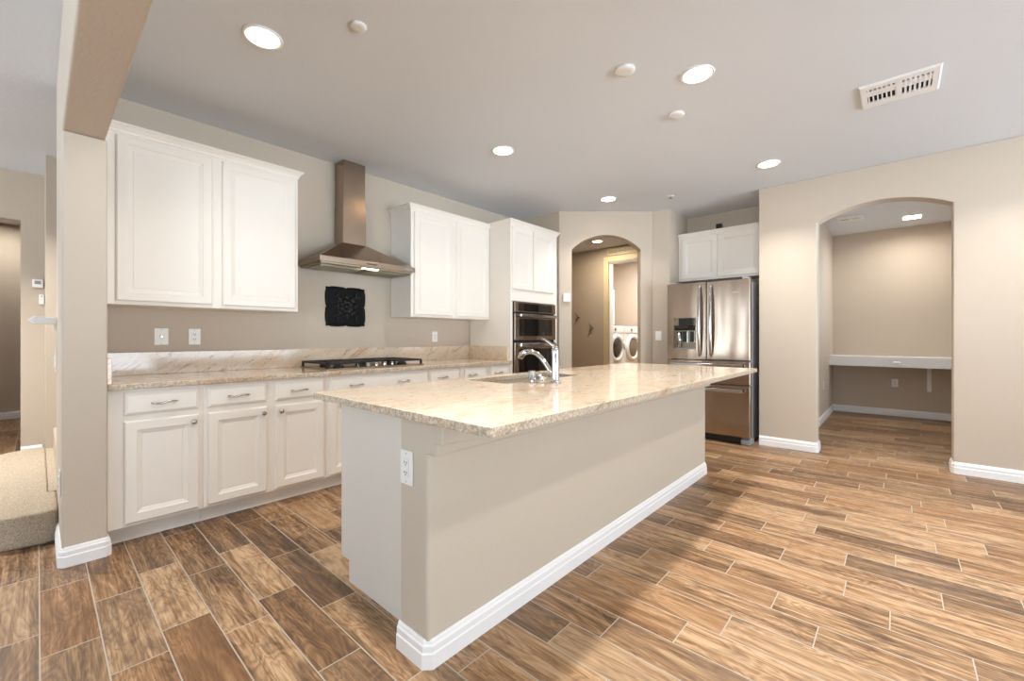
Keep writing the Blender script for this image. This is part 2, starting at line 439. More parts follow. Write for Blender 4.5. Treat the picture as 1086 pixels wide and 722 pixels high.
# hall doorway to the laundry: casing and jamb
cs = MB()
cs.box(-3.915, -3.815, HY - 0.022, HY, 0, 2.578); cs.box(-3.815, -2.945, HY - 0.022, HY, 2.478, 2.578); cs.box(-2.945, -2.845, HY - 0.022, HY, 0, 2.578)
cs.box(-3.90, -3.83, HY - 0.03, HY - 0.022, 0, 2.563); cs.box(-3.83, -2.93, HY - 0.03, HY - 0.022, 2.493, 2.563)
S('door_1', cs, 'cream_paint', 0.004)
S('trim_2', MB().box(-3.815, -3.80, HY - 0.0, HY + 0.12, 0, 2.478).box(-3.80, -2.96, HY, HY + 0.12, 2.463, 2.478), 'trim_paint')

# ------------------------------------------------------------------ cabinets
def door_mb(w, h, th=0.02, frame=0.052):
    def rect(i, d): return [(i, -d, i), (w - i, -d, i), (w - i, -d, h - i), (i, -d, h - i)]
    mb = MB()
    mb.loops([rect(0, 0), rect(0, th - 0.006), rect(0.007, th), rect(frame, th), rect(frame + 0.004, th - 0.004),
              rect(frame + 0.026, th - 0.012), rect(frame + 0.028, th - 0.0095), rect(frame + 0.031, th - 0.0095)])
    return mb
def drawer_mb(w, h, th=0.02):
    def rect(i, d): return [(i, -d, i), (w - i, -d, i), (w - i, -d, h - i), (i, -d, h - i)]
    mb = MB(); mb.loops([rect(0, 0), rect(0, th - 0.010), rect(0.004, th - 0.007), rect(0.016, th)])
    return mb
def pull_mb(cx, cz, L=0.118):
    mb = MB(); pts = []; r = []
    for i in range(17):
        t = -1 + i / 8
        x = cx + t * L / 2
        pts.append((x, -0.02 - 0.006 - 0.020 * (1 - t ** 4), cz + 0.004 * math.sin(t * PI)))
        r.append(0.0042 + 0.002 * (1 - t * t))
    mb.tube(pts, r, 10)
    for sx in (-1, 1):
        mb.lathe([(0.0065, -0.030), (0.0065, -0.0195)], (cx + sx * L * 0.42, 0, cz), 'y', 12)
    return mb
def knob_mb(cx, cz):
    mb = MB()
    mb.lathe([(0.008, -0.0195), (0.006, -0.024), (0.0055, -0.034), (0.013, -0.038), (0.0155, -0.043), (0.013, -0.049), (0.004, -0.051)], (cx, 0, cz), 'y', 18)
    return mb
def put_door(parent, x0, x1, z0, z1, knob=None):
    d = door_mb(x1 - x0, z1 - z0).build('door', 'cabinet_paint', parent); d.location = (x0, 0, z0)
    if knob:
        k = knob_mb(knob[0] - x0, knob[1] - z0).build('knob', 'nickel', d)
        k['label'] = 'round brushed nickel knob'
    return d
def put_drawer(parent, x0, x1, z0, z1, pulls, cz=None):
    d = drawer_mb(x1 - x0, z1 - z0).build('drawer', 'cabinet_paint', parent); d.location = (x0, 0, z0)
    for px in pulls:
        k = pull_mb(px - x0, (cz if cz else (z0 + z1) / 2) - z0).build('pull', 'nickel', d)
        k['label'] = 'curved brushed nickel pull'
    return d
FX = -3.17                       # face of base cabinets; local x = world Y, local -y = world +X
def base_cab(y0, y1, label, doors, drawers):
    t = thing('base_cabinet', label, 'cabinet', (FX, y0, 0), PI / 2, 'base cabinets along the kitchen wall')
    wd = y1 - y0
    MB().box(0.0005, wd - 0.0005, 0, 0.66, 0.10, 0.863).build('body', 'cabinet_paint', t, 0.0015)
    MB().box(0.001, wd - 0.001, 0.075, 0.655, 0, 0.10).build('toe_kick', 'cabinet_paint', t)
    for (a, b, k) in doors: put_door(t, a - y0, b - y0, 0.118, 0.686, ((k - y0), 0.645) if k else None)
    for (a, b, ps) in drawers: put_drawer(t, a - y0, b - y0, 0.717, 0.842, [p - y0 for p in ps], 0.778)
    return t
base_cab(0.252, 0.680, 'white base cabinet against the wall stub, one drawer over one door', [(0.319, 0.657, 0.628)], [(0.319, 0.657, (0.492,))])
base_cab(0.680, 1.440, 'white base cabinet left of the cooktop with two drawers over two doors', [(0.703, 1.036, 1.009), (1.089, 1.422, 1.118)], [(0.703, 1.036, (0.867,)), (1.089, 1.422, (1.244,))])
base_cab(1.440, 2.382, 'white base cabinet under the black cooktop, one wide front with two pulls', [(1.462, 1.905, 1.875), (1.923, 2.366, 1.953)], [(1.462, 2.366, (1.674, 2.104))])
base_cab(2.382, 2.775, 'white base cabinet just right of the cooktop, its drawer showing over the island', [(2.398, 2.742, 2.712)], [(2.398, 2.742, (2.530,))])
base_cab(2.775, 3.140, 'white base cabinet second from the oven tower, its drawer showing over the island', [(2.809, 3.107, 3.077)], [(2.809, 3.107, (2.907,))])
base_cab(3.140, 3.488, 'white base cabinet touching the oven tower, its drawer showing over the island', [(3.176, 3.446, 3.206)], [(3.176, 3.446, (3.280,))])

CROWN = [(0, -0.055), (0.006, -0.050), (0.008, -0.040), (0.020, -0.022), (0.030, -0.012), (0.035, -0.010), (0.035, 0), (0, 0)]
UX = -3.49
def upper_cab(y0, y1, doors, label, crown_path):
    t = thing('wall_cabinet', label, 'cabinet', (UX, y0, 1.35), PI / 2, 'wall cabinets beside the range hood')
    wd = y1 - y0
    MB().box(0, wd, 0, 0.349, 0, 1.09).build('body', 'cabinet_paint', t, 0.0015)
    for a, b in doors: put_door(t, a - y0, b - y0, 0.022, 1.023)
    MB().sweep([(x, y) for x, y in crown_path(wd)], [(o, 1.092 + z) for o, z in CROWN]).build('crown_moulding', 'cabinet_paint', t)
    return t
upper_cab(0.252, 1.365, [(0.315, 0.800), (0.858, 1.343)], 'large white two-door wall cabinet between the wall stub and the range hood',
          lambda wd: [(0, 0), (wd, 0), (wd, 0.348)])
upper_cab(2.412, 3.485, [(2.445, 2.920), (2.977, 3.450)], 'white two-door wall cabinet between the range hood and the oven tower',
          lambda wd: [(0, 0.348), (0, 0), (wd, 0)])

# oven tower
t = thing('oven_cabinet', 'tall white oven tower cabinet at the end of the long counter', 'cabinet', (FX, 3.49, 0), PI / 2)
TW = 0.862
tb = MB()
tb.box(0, TW, 0, 0.66, 0.10, 0.40).box(0, TW, 0, 0.66, 1.556, 2.41).box(0, 0.034, 0, 0.66, 0.40, 1.556).box(0.806, TW, 0, 0.66, 0.40, 1.556).box(0.034, 0.806, 0.62, 0.66, 0.40, 1.556)
tb.build('body', 'cabinet_paint', t)
MB().box(0.002, TW - 0.002, 0.075, 0.655, 0, 0.10).build('toe_kick', 'cabinet_paint', t)
put_door(t, 0.016, 0.372, 1.687, 2.376); put_door(t, 0.385, 0.775, 1.687, 2.376)
put_drawer(t, 0.03, 0.84, 0.125, 0.375, (0.435,))
MB().sweep([(0, 0.31), (0, 0), (TW, 0), (TW, 0.20)], [(o, 2.455 + z) for o, z in CROWN]).build('crown_moulding', 'cabinet_paint', t)
MB().box(0, TW, 0.0, 0.66, 2.41, 2.447).build('top_panel', 'cabinet_paint', t)

# double wall oven (microwave over oven)
t = thing('wall_oven', 'stainless double wall oven with dark glass built into the white tower', 'oven', (FX, 3.526, 0), PI / 2)
OW = 0.768
MB().box(0.002, OW - 0.002, 0.002, 0.58, 0.405, 1.55).build('casing', 'black_plastic', t)
cp = MB().box(0.012, OW, -0.022, 0.001, 1.432, 1.546).build('control_panel', 'steel', t, 0.003)
g = MB().box(0.075, OW - 0.07, -0.0245, -0.0215, 1.446, 1.532).build('display', 'dark_glass', cp); g['label'] = 'dark glass control display'
def oven_door(z0, z1, wz0, wz1, hz):
    d = MB().box(0.012, OW, -0.024, 0.001, z0, z1).build('oven_door', 'steel', t, 0.003)
    g = MB().box(0.085, OW - 0.07, -0.0265, -0.0235, wz0, wz1).build('window', 'dark_glass', d)
    g['label'] = 'dark glass oven window'
    h = MB(); h.box(0.06, OW - 0.045, -0.075, -0.055, hz - 0.022, hz + 0.014)
    h.box(0.08, 0.105, -0.057, -0.0235, hz - 0.012, hz + 0.006).box(OW - 0.09, OW - 0.065, -0.057, -0.0235, hz - 0.012, hz + 0.006)
    h = h.build('handle', 'chrome', d, 0.006); h['label'] = 'bright steel bar handle'
oven_door(1.118, 1.418, 1.165, 1.362, 1.400)
oven_door(0.42, 1.090, 0.50, 1.018, 1.066)

# ------------------------------------------------------------------ kitchen counter: slab, splashes
t = thing('counter', 'cream granite worktop with upstand running along the white base cabinets', 'worktop', (-3.5, 1.87, 0.863))
def slab(mb, x0, x1, y0, y1, z0, z1):
    v = [mb.bm.verts.new(c) for c in ((x0,y0,z0),(x1,y0,z0),(x1,y1,z0),(x0,y1,z0),(x0,y0,z1),(x1,y0,z1),(x1,y1,z1),(x0,y1,z1))]
    for k, f in enumerate(((3,2,1,0),(4,5,6,7),(0,1,5,4),(1,2,6,5),(2,3,7,6),(3,0,4,7))):
        mb.bm.faces.new([v[i] for i in f]).material_index = 0 if k < 2 else 1
    return mb
def loc_(o, off): o.location = (-off[0], -off[1], -off[2]); return o
off = (-3.5, 1.87, 0.863)
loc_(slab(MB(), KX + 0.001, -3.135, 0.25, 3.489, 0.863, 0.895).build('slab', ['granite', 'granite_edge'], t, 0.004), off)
loc_(MB().box(KX + 0.001, KX + 0.021, 0.25, 3.489, 0.895, 1.05).build('backsplash', 'granite', t, 0.003), off)
loc_(MB().box(KX + 0.021, -3.16, 0.25, 0.270, 0.895, 1.035).build('side_splash', 'granite', t, 0.003), off)
loc_(MB().box(KX + 0.021, -3.20, 3.469, 3.489, 0.895, 1.05).build('side_splash', 'granite', t, 0.003), off)

# cooktop
t = thing('cooktop', 'black and steel gas cooktop with cast iron grates set into the granite counter', 'cooktop', (-3.53, 1.955, 0.895))
HW = 0.455; HD = 0.255
pan = MB(); pan.box(-HD, HD, -HW, HW, 0.0005, 0.010)
pan.build('tray', 'steel', t, 0.004)
for cy in (-0.30, 0.0, 0.30):
    g = MB(); hw_ = 0.148
    for x in (-0.235, 0.135 if cy == 0 else 0.225): g.box(x - 0.007, x + 0.007, cy - hw_, cy + hw_, 0.040, 0.056)
    x1 = 0.142 if cy == 0 else 0.232
    for yy in (cy - hw_ + 0.007, cy + hw_ - 0.007): g.box(-0.242, x1, yy - 0.007, yy + 0.007, 0.040, 0.056)
    g.box(-0.242, x1, cy - 0.006, cy + 0.006, 0.042, 0.056)
    for x in (-0.12, 0.0, 0.11 if cy else 0.06): g.box(x - 0.006, x + 0.006, cy - hw_, cy + hw_, 0.042, 0.056)
    for x in (-0.235, x1 - 0.007):
        for yy in (cy - hw_ + 0.008, cy + hw_ - 0.008): g.box(x - 0.009, x + 0.009, yy - 0.009, yy + 0.009, 0.010, 0.042)
    g.build('grate', 'black_iron', t, 0.003)
    for x in ((-0.13, 0.12) if cy else (-0.05,)):
        b = MB(); r = 0.045 if cy else 0.06
        b.lathe([(r, 0.010), (r, 0.018), (r * 0.8, 0.022), (r * 0.8, 0.030), (r * 0.3, 0.034)], (x, cy, 0))
        b.build('burner', 'black_iron', t)
for y in (-0.165, -0.085, -0.005, 0.075, 0.155):
    k = MB(); k.lathe([(0.021, 0.010), (0.021, 0.014), (0.016, 0.018), (0.015, 0.040), (0.011, 0.044)], (0.205, y, 0), n=18)
    o = k.build('knob', 'chrome', t); o['label'] = 'round steel burner knob'

# range hood
HX0 = KX + 0.001
t = thing('range_hood', 'stainless chimney range hood with a pyramid canopy above the cooktop', 'range hood', (KX, 1.945, 1.75))
def hb(mb, name, mat, bev=0, par=None):
    o = mb.build(name, mat, par or t, bev)
    if par is None: o.location = (-KX, -1.945, -1.75)
    return o
rim = MB(); rim.box(HX0, -3.395, 1.495, 2.395, 1.762, 1.806); rm = hb(rim, 'canopy_rim', 'steel_hood', 0.002)
cn = MB(); cn.loops([[(HX0, 1.50, 1.806), (-3.40, 1.50, 1.806), (-3.40, 2.39, 1.806), (HX0, 2.39, 1.806)],
                     [(HX0, 1.815, 1.995), (-3.665, 1.815, 1.995), (-3.665, 2.055, 1.995), (HX0, 2.055, 1.995)]])
hb(cn, 'canopy', 'steel_hood', 0.002)
hb(MB().box(HX0, -3.672, 1.824, 2.046, 1.993, 2.345), 'chimney', 'steel_hood', 0.002)
hb(MB().box(HX0, -3.678, 1.829, 2.041, 2.345, CZ - 0.001), 'chimney_cover', 'steel_hood', 0.002)
un = MB(); un.box(HX0 + 0.02, -3.42, 1.515, 2.375, 1.750, 1.762); hb(un, 'underside', 'steel_dull')
for y0 in (1.54, 1.975):
    f = MB(); f.box(-3.76, -3.49, y0, y0 + 0.375, 1.744, 1.751)
    for k in range(9): f.box(-3.755 + k * 0.03, -3.745 + k * 0.03, y0 + 0.01, y0 + 0.365, 1.740, 1.745)
    hb(f, 'filter', 'steel_dull')
hb(MB().box(-3.46, -3.425, 1.885, 2.03, 1.7445, 1.7505), 'lamp', 'hood_lamp')
for k in range(5): hb(MB().lathe([(0.006, -3.396), (0.006, -3.392), (0.003, -3.391)], (0, 1.905 + k * 0.02, 1.784), 'x', 12), 'button', 'black_plastic')
for k in range(4): hb(MB().box(-3.396, -3.393, 2.28 + k * 0.022, 2.294 + k * 0.022, 1.775, 1.793), 'indicator', 'grey_plastic')

# black plaque on the wall under the hood
def plaque():
    n = 18; me = MB(); W2, H2 = 0.188, 0.178
    def outl(k, d):
        pts = []
        N_ = 96
        for i in range(N_):
            s_ = i / N_ * 4; side = int(s_); u = s_ - side; v = u * 2 - 1
            sc = 1 - 0.045 * (1 if abs(v) < 0.05 else 0) - 0.0 + 0.035 * math.sin(abs(v) * PI) - 0.03 * (abs(v) > 0.82) * (1 - abs(v)) / 0.18
            c = [(v, -sc), (sc, v), (-v, sc), (-sc, -v)][side]
            pts.append((d, c[0] * W2 * k, c[1] * H2 * k))
        return pts
    me.loops([outl(1.0, 0.001), outl(1.0, 0.012), outl(0.965, 0.017), outl(0.90, 0.019), outl(0.84, 0.017), outl(0.30, 0.018)])
    return me
t = thing('wall_plaque', 'black scalloped square metal plaque with raised leaf scrolls, under the range hood', 'wall decor', (KX, 1.930, 1.434))
plaque().build('plate', 'plaque_black', t)
rl = random.Random(11)
def leaf(y, z, an, L, wd, bend):
    pts, rad = [], []
    for i in range(8):
        u = i / 7; aa = an + bend * u
        pts.append((0.019 + 0.009 * math.sin(u * PI), y, z)); rad.append(0.0018 + wd * math.sin(PI * min(1, u * 0.9 + 0.06)))
        y += L / 7 * math.cos(aa); z += L / 7 * math.sin(aa)
    MB().tube(pts, rad, 7).build('leaf', 'plaque_leaf', t)
for q in range(8):                       # acanthus sprays growing from the centre to the rim and corners
    a0 = q * PI / 4
    for m_ in (-1, 1):
        leaf(0.020 * math.cos(a0), 0.020 * math.sin(a0), a0 + 0.25 * m_, 0.055, 0.006, 0.9 * m_)
        leaf(0.062 * math.cos(a0), 0.062 * math.sin(a0), a0 + 0.35 * m_, 0.050, 0.005, 1.3 * m_)
        if q % 2: leaf(0.115 * math.cos(a0), 0.115 * math.sin(a0), a0 + 0.3 * m_, 0.055, 0.0045, 1.0 * m_)
    leaf(0.072 * math.cos(a0), 0.072 * math.sin(a0), a0, 0.045, 0.0055, 0.1)
MB().lathe([(0.017, 0.016), (0.015, 0.026), (0.006, 0.031)], (0, 0, 0), 'x', 14).build('rosette', 'plaque_leaf', t)

# outlets and switches: built in local coords, plate on plane y=0 facing -y
def plate_thing(name, label, cat, loc, rz, style='outlet', group=None, w=0.072, h=0.116):
    t = thing(name, label, cat, loc, rz, group)
    MB().box(-w/2, w/2, -0.006, -0.0003, -h/2, h/2).build('plate', 'white_plastic', t, 0.0025)
    if style == 'outlet':
        MB().box(-0.017, 0.017, -0.009, -0.0055, -0.034, 0.034).build('receptacle', 'white_plastic', t, 0.001)
        for z in (-0.018, 0.018):
            for x in (-0.0065, 0.0065): MB().box(x - 0.0015, x + 0.0015, -0.0096, -0.0088, z - 0.003, z + 0.006).build('socket_slot', 'dark_slot', t)
            MB().box(-0.002, 0.002, -0.0096, -0.0088, z - 0.010, z - 0.006).build('socket_slot', 'dark_slot', t)
    elif style == 'rocker':
        MB().box(-0.017, 0.017, -0.010, -0.0055, -0.034, 0.034).build('rocker', 'white_plastic', t, 0.002)
    elif style == 'jack':
        MB().lathe([(0.006, -0.018), (0.006, -0.012), (0.009, -0.011), (0.009, -0.0055)], (0, 0, 0), 'y', 14).build('jack', 'nickel', t)
    for z in (-h * 0.41, h * 0.41): MB().lathe([(0.0028, -0.0066), (0.0028, -0.0056)], (0, 0, z), 'y', 10).build('screw', 'grey_plastic', t)
    return t
plate_thing('cable_outlet', 'white wall plate with a round cable jack, left of the outlet over the counter', 'outlet', (KX, 0.581, 1.155), PI / 2, 'jack', None, 0.078)
plate_thing('wall_outlet', 'white wall outlet above the counter under the large left wall cabinet', 'outlet', (KX, 0.772, 1.155), PI / 2, 'outlet')
plate_thing('wall_outlet', 'white wall outlet above the counter between the cooktop and the oven tower', 'outlet', (KX, 2.969, 1.157), PI / 2, 'outlet')
plate_thing('wall_outlet', 'white outlet on the near end of the kitchen island', 'outlet', (-1.330, 0.905, 0.677), 0, 'outlet', None, 0.075, 0.125)
nd = Vector((-2.105 + 2.300, 5.262 - 5.205)).normalized()
plate_thing('wall_switch', 'white rocker switch on the wall between the hall arch and the fridge', 'switch', (-2.232, 5.2249, 1.169), math.atan2(nd.y, nd.x), 'rocker')
plate_thing('wall_outlet', 'white outlet low on the left side wall of the alcove', 'outlet', (-0.76, 7.227, 0.497), PI / 2, 'outlet')
plate_thing('wall_outlet', 'white outlet on the alcove back wall under the desk', 'outlet', (-0.031, 8.40, 0.481), 0, 'outlet')
plate_thing('wall_switch', 'white switch plate high on the side of the wall stub facing the stair', 'switch', (-3.915, 0.08, 1.0), 0, 'rocker', None, 0.075, 0.13)
plate_thing('wall_outlet', 'white outlet low on the side of the wall stub by the carpeted step', 'outlet', (-3.215, 0.08, 0.40), 0, 'outlet', None, 0.072, 0.13)

# ------------------------------------------------------------------ island
IX0, IX1, IY0, IY1 = -2.0, -1.21, 0.905, 3.79
t = thing('kitchen_island', 'long kitchen island with a beige half wall, white baseboard and white cabinet side', 'island', (-1.6, 2.35, 0))
off = (-1.6, 2.35, 0)
hwm = MB()
hwm.box(-1.38, IX1, IY0, IY1, 0, 0.864)
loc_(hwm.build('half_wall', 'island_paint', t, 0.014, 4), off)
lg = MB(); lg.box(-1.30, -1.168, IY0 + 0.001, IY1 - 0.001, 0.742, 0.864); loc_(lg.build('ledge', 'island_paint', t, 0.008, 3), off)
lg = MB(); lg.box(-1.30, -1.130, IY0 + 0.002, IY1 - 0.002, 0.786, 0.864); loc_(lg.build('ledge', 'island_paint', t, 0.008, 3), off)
# end panel with the toe notch
pts = [(-1.38, 0), (-1.925, 0), (-1.925, 0.10), (-2.0, 0.10), (-2.0, 0.864), (-1.38, 0.864)]
ep = MB(); ep.loops([[(x, 0.985, z) for x, z in pts], [(x, 1.005, z) for x, z in pts]])
loc_(ep.build('end_panel', 'panel_paint', t, 0.001), off)
cb = MB(); SX0, SX1, SY0, SY1 = -1.94, -1.60, 1.73, 2.48
cb.box(-1.98, -1.381, 1.005, 1.66, 0.10, 0.864).box(-1.98, -1.381, 2.55, 3.77, 0.10, 0.864).box(-1.98, -1.381, 1.66, 2.55, 0.10, 0.60)
cb.box(-1.98, -1.965, 1.66, 2.55, 0.60, 0.864).box(-1.925, -1.381, 1.005, 3.77, 0, 0.10)
loc_(cb.build('cabinet_body', 'cabinet_paint', t), off)
for k, (y0, y1) in enumerate(((1.02, 1.62), (1.66, 2.10), (2.11, 2.55), (2.59, 3.17), (3.19, 3.76))):
    d = door_mb(y1 - y0, 0.56).build('door', 'cabinet_paint', t); d.rotation_euler = (0, 0, -PI / 2); d.location = (-1.98 - off[0], y1 - off[1], 0.12)
    d = drawer_mb(y1 - y0, 0.13).build('drawer', 'cabinet_paint', t); d.rotation_euler = (0, 0, -PI / 2); d.location = (-1.98 - off[0], y1 - off[1], 0.715)
bp = MB().sweep([(-1.38, IY0), (IX1 - 0.018, IY0), (IX1, IY0 + 0.018), (IX1, IY1 - 0.018), (IX1 - 0.018, IY1), (-1.38, IY1)], BBP)
loc_(bp.build('baseboard', 'trim_paint', t), off)

# island worktop with the sink opening
mb = MB(); X = [-2.025, SX0, SX1, -0.858]; Y = [0.862, SY0, SY1, 3.965]
V = {}
for k, z in enumerate((0.864, 0.895)):
    for i in range(4):
        for j in range(4): V[i, j, k] = mb.bm.verts.new((X[i], Y[j], z))
for i in range(3):
    for j in range(3):
        if (i, j) == (1, 1): continue
        mb.bm.faces.new((V[i,j,1], V[i+1,j,1], V[i+1,j+1,1], V[i,j+1,1]))
        mb.bm.faces.new((V[i,j,0], V[i,j+1,0], V[i+1,j+1,0], V[i+1,j,0]))
def wallq(a, b, m=1):
    f = mb.bm.faces.new((V[a[0],a[1],0], V[b[0],b[1],0], V[b[0],b[1],1], V[a[0],a[1],1])); f.material_index = m
for i in range(3):
    wallq((i, 0), (i+1, 0)); wallq((i+1, 3), (i, 3)); wallq((3, i), (3, i+1)); wallq((0, i+1), (0, i))
wallq((2, 1), (1, 1)); wallq((1, 2), (2, 2)); wallq((2, 2), (2, 1)); wallq((1, 1), (1, 2))
for v_ in mb.bm.verts: v_.co -= Vector((-1.44, 2.4, 0.864))
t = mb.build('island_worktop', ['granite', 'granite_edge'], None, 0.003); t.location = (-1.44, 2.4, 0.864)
tag(t, 'thick cream granite worktop of the island with speckled edges and a sink cutout', 'worktop')

# undermount sink
t = thing('sink', 'stainless undermount sink in the island worktop', 'sink', ((SX0 + SX1) / 2, (SY0 + SY1) / 2, 0.66))
def rr(hx, hy, r, z, n=5):
    p = []
    for cx, cy, a in ((hx - r, hy - r, 0), (-hx + r, hy - r, PI/2), (-hx + r, -hy + r, PI), (hx - r, -hy + r, 1.5 * PI)):
        for i in range(n + 1):
            q = a + PI / 2 * i / n; p.append((cx + r * math.cos(q), cy + r * math.sin(q), z))
    return p
sk = MB(); hx, hy = (SX1 - SX0) / 2, (SY1 - SY0) / 2
sk.loops([rr(hx + 0.02, hy + 0.02, 0.05, 0.2035), rr(hx - 0.004, hy - 0.004, 0.045, 0.2035), rr(hx - 0.02, hy - 0.02, 0.05, 0.02), rr(hx - 0.06, hy - 0.06, 0.04, 0.004),
          rr(hx - 0.06, hy - 0.06, 0.04, 0.0), rr(hx - 0.014, hy - 0.014, 0.05, 0.016), rr(hx + 0.004, hy + 0.004, 0.045, 0.198), rr(hx + 0.02, hy + 0.02, 0.05, 0.198), rr(hx + 0.02, hy + 0.02, 0.05, 0.2035)], False, False, True)
sk.bm.faces.new([sk.bm.verts.new(p) for p in rr(hx - 0.06, hy - 0.06, 0.04, 0.004)])
sk.build('basin', 'steel_dull', t)
MB().lathe([(0.045, 0.004), (0.045, 0.008), (0.03, 0.008), (0.028, 0.006)], n=20).build('drain', 'chrome', t)

# faucet
t = thing('kitchen_faucet', 'chrome single lever pull-out faucet behind the island sink', 'faucet', (-1.415, 1.93, 0.895))
MB().lathe([(0.030, 0.0005), (0.030, 0.006), (0.024, 0.012), (0.0215, 0.030), (0.0205, 0.15), (0.022, 0.165), (0.022, 0.185), (0.016, 0.202), (0.006, 0.208)], n=24).build('body', 'chrome', t)
sp_pts = [(-0.012, 0, 0.050), (-0.040, 0, 0.072), (-0.066, 0, 0.105), (-0.098, 0, 0.138), (-0.135, 0, 0.162), (-0.172, 0, 0.172), (-0.205, 0, 0.170)]
MB().tube(sp_pts, [0.012, 0.013, 0.0135, 0.0135, 0.0135, 0.014, 0.0145], 14).build('spout', 'chrome', t)
MB().tube([(-0.203, 0, 0.170), (-0.225, 0, 0.166), (-0.247, 0, 0.152), (-0.262, 0, 0.132)], [0.0150, 0.0175, 0.019, 0.016], 14).build('spray_head', 'chrome', t)
MB().tube([(0, 0, 0.198), (-0.020, -0.004, 0.214), (-0.055, -0.008, 0.236), (-0.098, -0.012, 0.250)], [0.010, 0.0085, 0.007, 0.006], 12).build('lever', 'chrome', t)
t = tag(MB().lathe([(0.0245, 0.0005), (0.0245, 0.004), (0.021, 0.006), (0.021, 0.060), (0.019, 0.066), (0.008, 0.067)], n=24).build('air_gap', 'chrome'), 'short chrome cylinder air gap cap in front of the island faucet', 'air gap')
t.location = (-1.545, 1.885, 0.895)
t = thing('soap_dispenser', 'low chrome fitting between the air gap cap and the faucet', 'sink fitting', (-1.555, 1.985, 0.895))
MB().lathe([(0.024, 0.0005), (0.024, 0.006), (0.016, 0.010), (0.016, 0.024), (0.018, 0.028), (0.006, 0.031)], n=20).build('base', 'chrome', t)
MB().tube([(0, 0, 0.026), (-0.03, 0, 0.030), (-0.05, 0, 0.024)], [0.006, 0.006, 0.005], 10).build('nozzle', 'chrome', t)

# ------------------------------------------------------------------ refrigerator
FY = 5.0
t = thing('refrigerator', 'stainless french door refrigerator with water dispenser in the wall recess', 'refrigerator', (-1.59, FY, 0))
def fx(x): return x + 1.59
XL, XR, XM = fx(-2.028), fx(-1.150), 0.002
MB().box(XL + 0.018, XR - 0.018, 0.085, 0.80, 0.03, 1.755).build('case', 'grey_plastic', t, 0.004)
def fdoor(name, x0, x1, z0, z1, hole=None):
    mb = MB()
    if hole is None:
        mb.box(x0, x1, 0.0, 0.075, z0, z1)
    else:
        a, b, c, d = hole
        mb.box(x0, a, 0, 0.075, z0, z1).box(b, x1, 0, 0.075, z0, z1).box(a, b, 0, 0.075, z0, c).box(a, b, 0, 0.075, d, z1).box(a, b, 0.060, 0.075, c, d)
    o = mb.build(name, 'steel', t, 0.006 if hole is None else 0.0, 3)
    return o
da, db, dc, dd = fx(-1.952), fx(-1.700), 1.012, 1.372
ld = fdoor('left_door', XL, XM - 0.004, 0.902, 1.770, (da, db, dc, dd))
rd = fdoor('right_door', XM + 0.004, XR, 0.902, 1.770)
dr1 = fdoor('middle_drawer', XL, XR, 0.640, 0.892)
dr2 = fdoor('freezer_drawer', XL, XR, 0.085, 0.628)
# dispenser: control bar, recess, paddles, tray
d = MB(); d.box(da + 0.001, db - 0.001, 0.050, 0.0595, dc + 0.001, dd - 0.001)
d.box(da + 0.002, da + 0.008, 0.002, 0.05, dc + 0.002, dd - 0.1).box(db - 0.008, db - 0.002, 0.002, 0.05, dc + 0.002, dd - 0.1)
d = d.build('dispenser_recess', 'steel_dull', ld)
hd = MB(); hd.box(da + 0.055, db - 0.045, 0.004, 0.05, dd - 0.085, dd - 0.004); hd.build('dispenser_hood', 'black_plastic', ld, 0.003)
cpn = MB(); cpn.box(da + 0.002, db - 0.002, 0.003, 0.05, dd - 0.142, dd - 0.087); cpn.build('dispenser_controls', 'dark_glass', ld, 0.002)
for xx in (da + 0.095, da + 0.178):
    pd = MB(); pd.box(xx, xx + 0.045, 0.022, 0.034, dc + 0.085, dc + 0.205).build('paddle', 'black_plastic', ld, 0.003)
    fr_ = MB(); fr_.box(xx - 0.007, xx + 0.052, 0.034, 0.0455, dc + 0.075, dc + 0.212).build('paddle_frame', 'chrome', ld, 0.002)
MB().lathe([(0.026, dc + 0.02), (0.026, dc + 0.20)], (da + 0.055, 0.032, 0), n=16).build('water_chute', 'chrome', ld)
MB().box(da + 0.004, db - 0.004, 0.004, 0.05, dc + 0.002, dc + 0.014).build('drip_tray', 'grey_plastic', ld)
def vhandle(x, par):
    mb = MB(); n = 13
    for s_ in range(1):
        pts = []
        ls = []
        for i in range(n):
            u = i / (n - 1); z = 0.935 + u * 0.795; y = -0.018 - 0.048 * math.sin(u * PI) ** 0.7
            hw2 = 0.013 + 0.006 * math.sin(u * PI); th2 = 0.010
            ls.append([(x - hw2, y + th2, z), (x - hw2 * 0.7, y - th2, z), (x + hw2 * 0.7, y - th2, z), (x + hw2, y + th2, z)])
        mb.loops(ls, smooth=True)
    for z in (0.945, 1.72): mb.box(x - 0.010, x + 0.010, -0.022, 0.001, z - 0.012, z + 0.012)
    o = mb.build('handle', 'chrome', par, 0.003); o['label'] = 'bowed bright steel handle'
vhandle(fx(-1.652), ld); vhandle(fx(-1.532), rd)
def hhandle(z, par):
    mb = MB(); x0, x1 = XL + 0.06, XR - 0.06
    mb.box(x0, x1, -0.060, -0.040, z - 0.020, z + 0.016)
    for x in (x0 + 0.05, x1 - 0.07): mb.box(x, x + 0.02, -0.042, 0.001, z - 0.010, z + 0.008)
    o = mb.build('handle', 'chrome', par, 0.006); o['label'] = 'straight bright steel bar handle'
hhandle(0.845, dr1); hhandle(0.580, dr2)
bd = MB()
bd.box(fx(-1.315), fx(-1.245), -0.0015, 0.0005, 1.628, 1.634)
for k in range(7): bd.box(fx(-1.315) + k * 0.0103, fx(-1.315) + k * 0.0103 + 0.006, -0.0018, 0.0005, 1.634, 1.641 + 0.003 * (k in (0, 3)))
o = bd.build('badge', 'chrome', rd); o['label'] = 'small bright metal badge'
